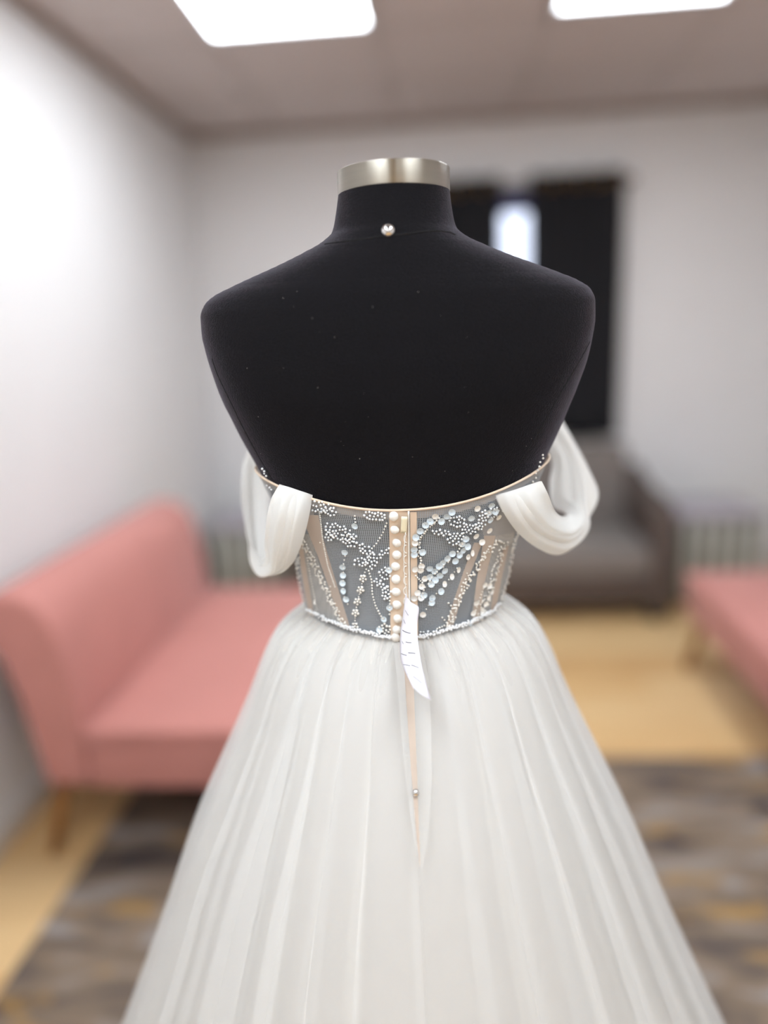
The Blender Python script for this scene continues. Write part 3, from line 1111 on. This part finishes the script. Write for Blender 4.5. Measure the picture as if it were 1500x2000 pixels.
skirt_layer('skirt_lining', M_LINING, -.026, 15, .007, .8, 11, gather=.0, nph=420)
skirt_layer('tulle_layer', M_TULLE_C, -.012, 17, .006, 2.8, 21)
skirt_layer('tulle_layer', M_TULLE_B, -.002, 21, .005, 3.2, 36)
skirt_layer('tulle_layer', M_TULLE_A, .006, 27, .005, 3.4, 52)

# ---------------- open placket down the back of the skirt
patch('placket_lining', [(786, 1252), (791, 1330), (797, 1420), (804, 1520), (814, 1640), (820, 1692)],
      [(798, 1252), (808, 1330), (811, 1420), (815, 1520), (819, 1640), (821.5, 1692)], M_SLIT, gown, off=.0128, nu=40, nv=4, test=inside_skirt)
patch('placket_edge', [(768, 1256), (776, 1330), (783, 1420), (792, 1520), (808, 1640), (819, 1694)],
      [(786, 1252), (791, 1330), (797, 1420), (804, 1520), (814, 1640), (820, 1692)], M_TULLE_A, gown, off=.0138, nu=40, nv=5, test=inside_skirt)
patch('placket_edge', [(800, 1252), (809, 1330), (811, 1420), (815, 1520), (819, 1640), (821, 1694)],
      [(822, 1252), (838, 1330), (842, 1420), (844, 1520), (836, 1640), (824, 1700)], M_TULLE_A, gown, off=.0138, nu=40, nv=5, test=inside_skirt)
cp = on_surface(812, 1548, .0155, inside_skirt)
o = lathe('crystal_button', [(0, .003), (.002, .003), (.0036, .0012), (.0036, -.0005), (0, -.0015)], M_CHROME, gown, 8)
o.location = cp; o.rotation_mode = 'QUATERNION'; o.rotation_quaternion = normal_at(cp, inside_skirt).to_track_quat('Z', 'Y')


# ---------------- draped off-shoulder sleeves
def sleeve(rows, layers, seed):
    A = spline([at(*r[0], r[2] - AY) for r in rows], 60)
    B = spline([at(*r[1], r[2] - AY) for r in rows], 60)
    t = None
    for li, (off, amp, k, m) in enumerate(layers):
        wn_ = noise1(seed + li, 5)
        vs, nv = [], 40
        for i in range(60):
            T = (A[min(i + 1, 59)] + B[min(i + 1, 59)] - A[max(i - 1, 0)] - B[max(i - 1, 0)]).normalized()
            Wd = B[i] - A[i]
            N = T.cross(Wd).normalized()
            env = min(1, .25 + i / 10) * min(1, .25 + (59 - i) / 10)
            for j in range(nv):
                s = j / (nv - 1)
                sh = .030 * amp / .004 * math.sin(2 * PI * k * s + 2 * wn_(i * .08))
                q = A[i] + Wd * max(-.02, min(1.02, s + sh * .6))
                h = amp * env * math.cos(2 * PI * k * s + 3 * wn_(i * .05) + seed)
                h += .010 * env * math.sin(PI * s)             # the band bellies outward
                vs.append(q + N * (h + off) * (-1 if N.y > 0 else 1) if False else q + N * (h + off))
        o = mesh('draped_sleeve' if t is None else 'sleeve_ply', vs, grid_faces(60, nv), m, gown if t is None else t)
        if t is None: t = o
    return t


RS = [((968, 968), (1056, 940), .722), ((985, 1004), (1068, 964), .722), ((1015, 1044), (1078, 990), .735), ((1055, 1073), (1088, 1004), .755),
      ((1095, 1083), (1100, 1010), .785), ((1136, 1054), (1110, 1006), .82), ((1150, 1012), (1104, 998), .845), ((1168, 968), (1080, 986), .865),
      ((1151, 918), (1074, 945), .885), ((1125, 868), (1079, 908), .90), ((1094, 815), (1066, 875), .91), ((1070, 780), (1045, 850), .915)]
LS = [((546, 946), (610, 967), .726), ((530, 975), (604, 1000), .722), ((521, 1020), (594, 1042), .725), ((518, 1060), (582, 1080), .735),
      ((520, 1088), (566, 1102), .755), ((506, 1096), (534, 1109), .79), ((487, 1065), (528, 1094), .83), ((476, 1010), (526, 1040), .855),
      ((472, 955), (526, 980), .88), ((476, 905), (522, 915), .90), ((492, 865), (535, 870), .91)]
lay = [(.0, .0040, 1.3, M_SLEEVE), (.003, .003, 2.1, M_SLEEVE), (-.003, .003, 1.7, M_SLEEVE)]
sleeve(RS, lay, 3)
sleeve(LS, lay, 8)

# ------------------------------------------------------------------ price tag hung from the zip
tg = tag(empty('price_tag', form_loc, YAW), 'white paper tag with faint grey lines hanging from the zip', 'tag')
TA = [(792, 1160), (788, 1195), (782, 1240), (782, 1285), (793, 1315), (807, 1343)]
TB = [(804, 1178), (818, 1187), (815, 1218), (816, 1250), (825, 1305), (842, 1368)]
TD = [.707, .703, .697, .682, .661, .634]
a = spline([at(*p, d - AY) for p, d in zip(TA, TD)], 30)
c = spline([at(*p, d - .002 - AY) for p, d in zip(TB, TD)], 30)
vs = []
for i in range(30):
    for j in range(9):
        s = j / 8
        vs.append(a[i].lerp(c[i], s) + Vector((0, -.0025 * math.sin(PI * s), 0)))
card = mesh('card', vs, grid_faces(30, 9), M_TAG, tg)
sd = card.modifiers.new('thickness', 'SOLIDIFY'); sd.thickness = .0004; sd.offset = 0


def tag_pt(u, v):
    i = u * 29; k = min(int(i), 28); f = i - k
    return (a[k].lerp(a[k + 1], f)).lerp(c[k].lerp(c[k + 1], f), v) + Vector((0, -.0025 * math.sin(PI * v) - .0006, 0))


vs, fs = [], []
for (u0, u1, v0, v1) in [(.18, .24, .10, .34), (.27, .31, .08, .22), (.36, .44, .10, .62), (.46, .49, .12, .20), (.49, .55, .34, .66), (.56, .62, .06, .34), (.61, .67, .44, .78),
                         (.68, .73, .06, .38), (.73, .78, .46, .80), (.80, .83, .06, .26), (.83, .88, .36, .74)]:
    n = 6
    for i in range(n):
        t = i / n
        u, v, uu, vv = u0 + (u1 - u0) * t, v0 + (v1 - v0) * t, u0 + (u1 - u0) * (t + .75 / n), v0 + (v1 - v0) * (t + .75 / n)
        k = len(vs)
        vs += [tag_pt(u, v), tag_pt(uu, vv), tag_pt(uu + .008, vv), tag_pt(u + .008, v)]
        fs.append((k, k + 1, k + 2, k + 3))
mesh('printed_lines', vs, fs, M_INK, tg, smooth=False)
tube('string', spline([at(792, 1040, .708 - AY), at(789, 1080, .706 - AY), at(790, 1125, .706 - AY), at(795, 1168, .704 - AY)], 20), .0004, M_STRING, tg, seg=6)
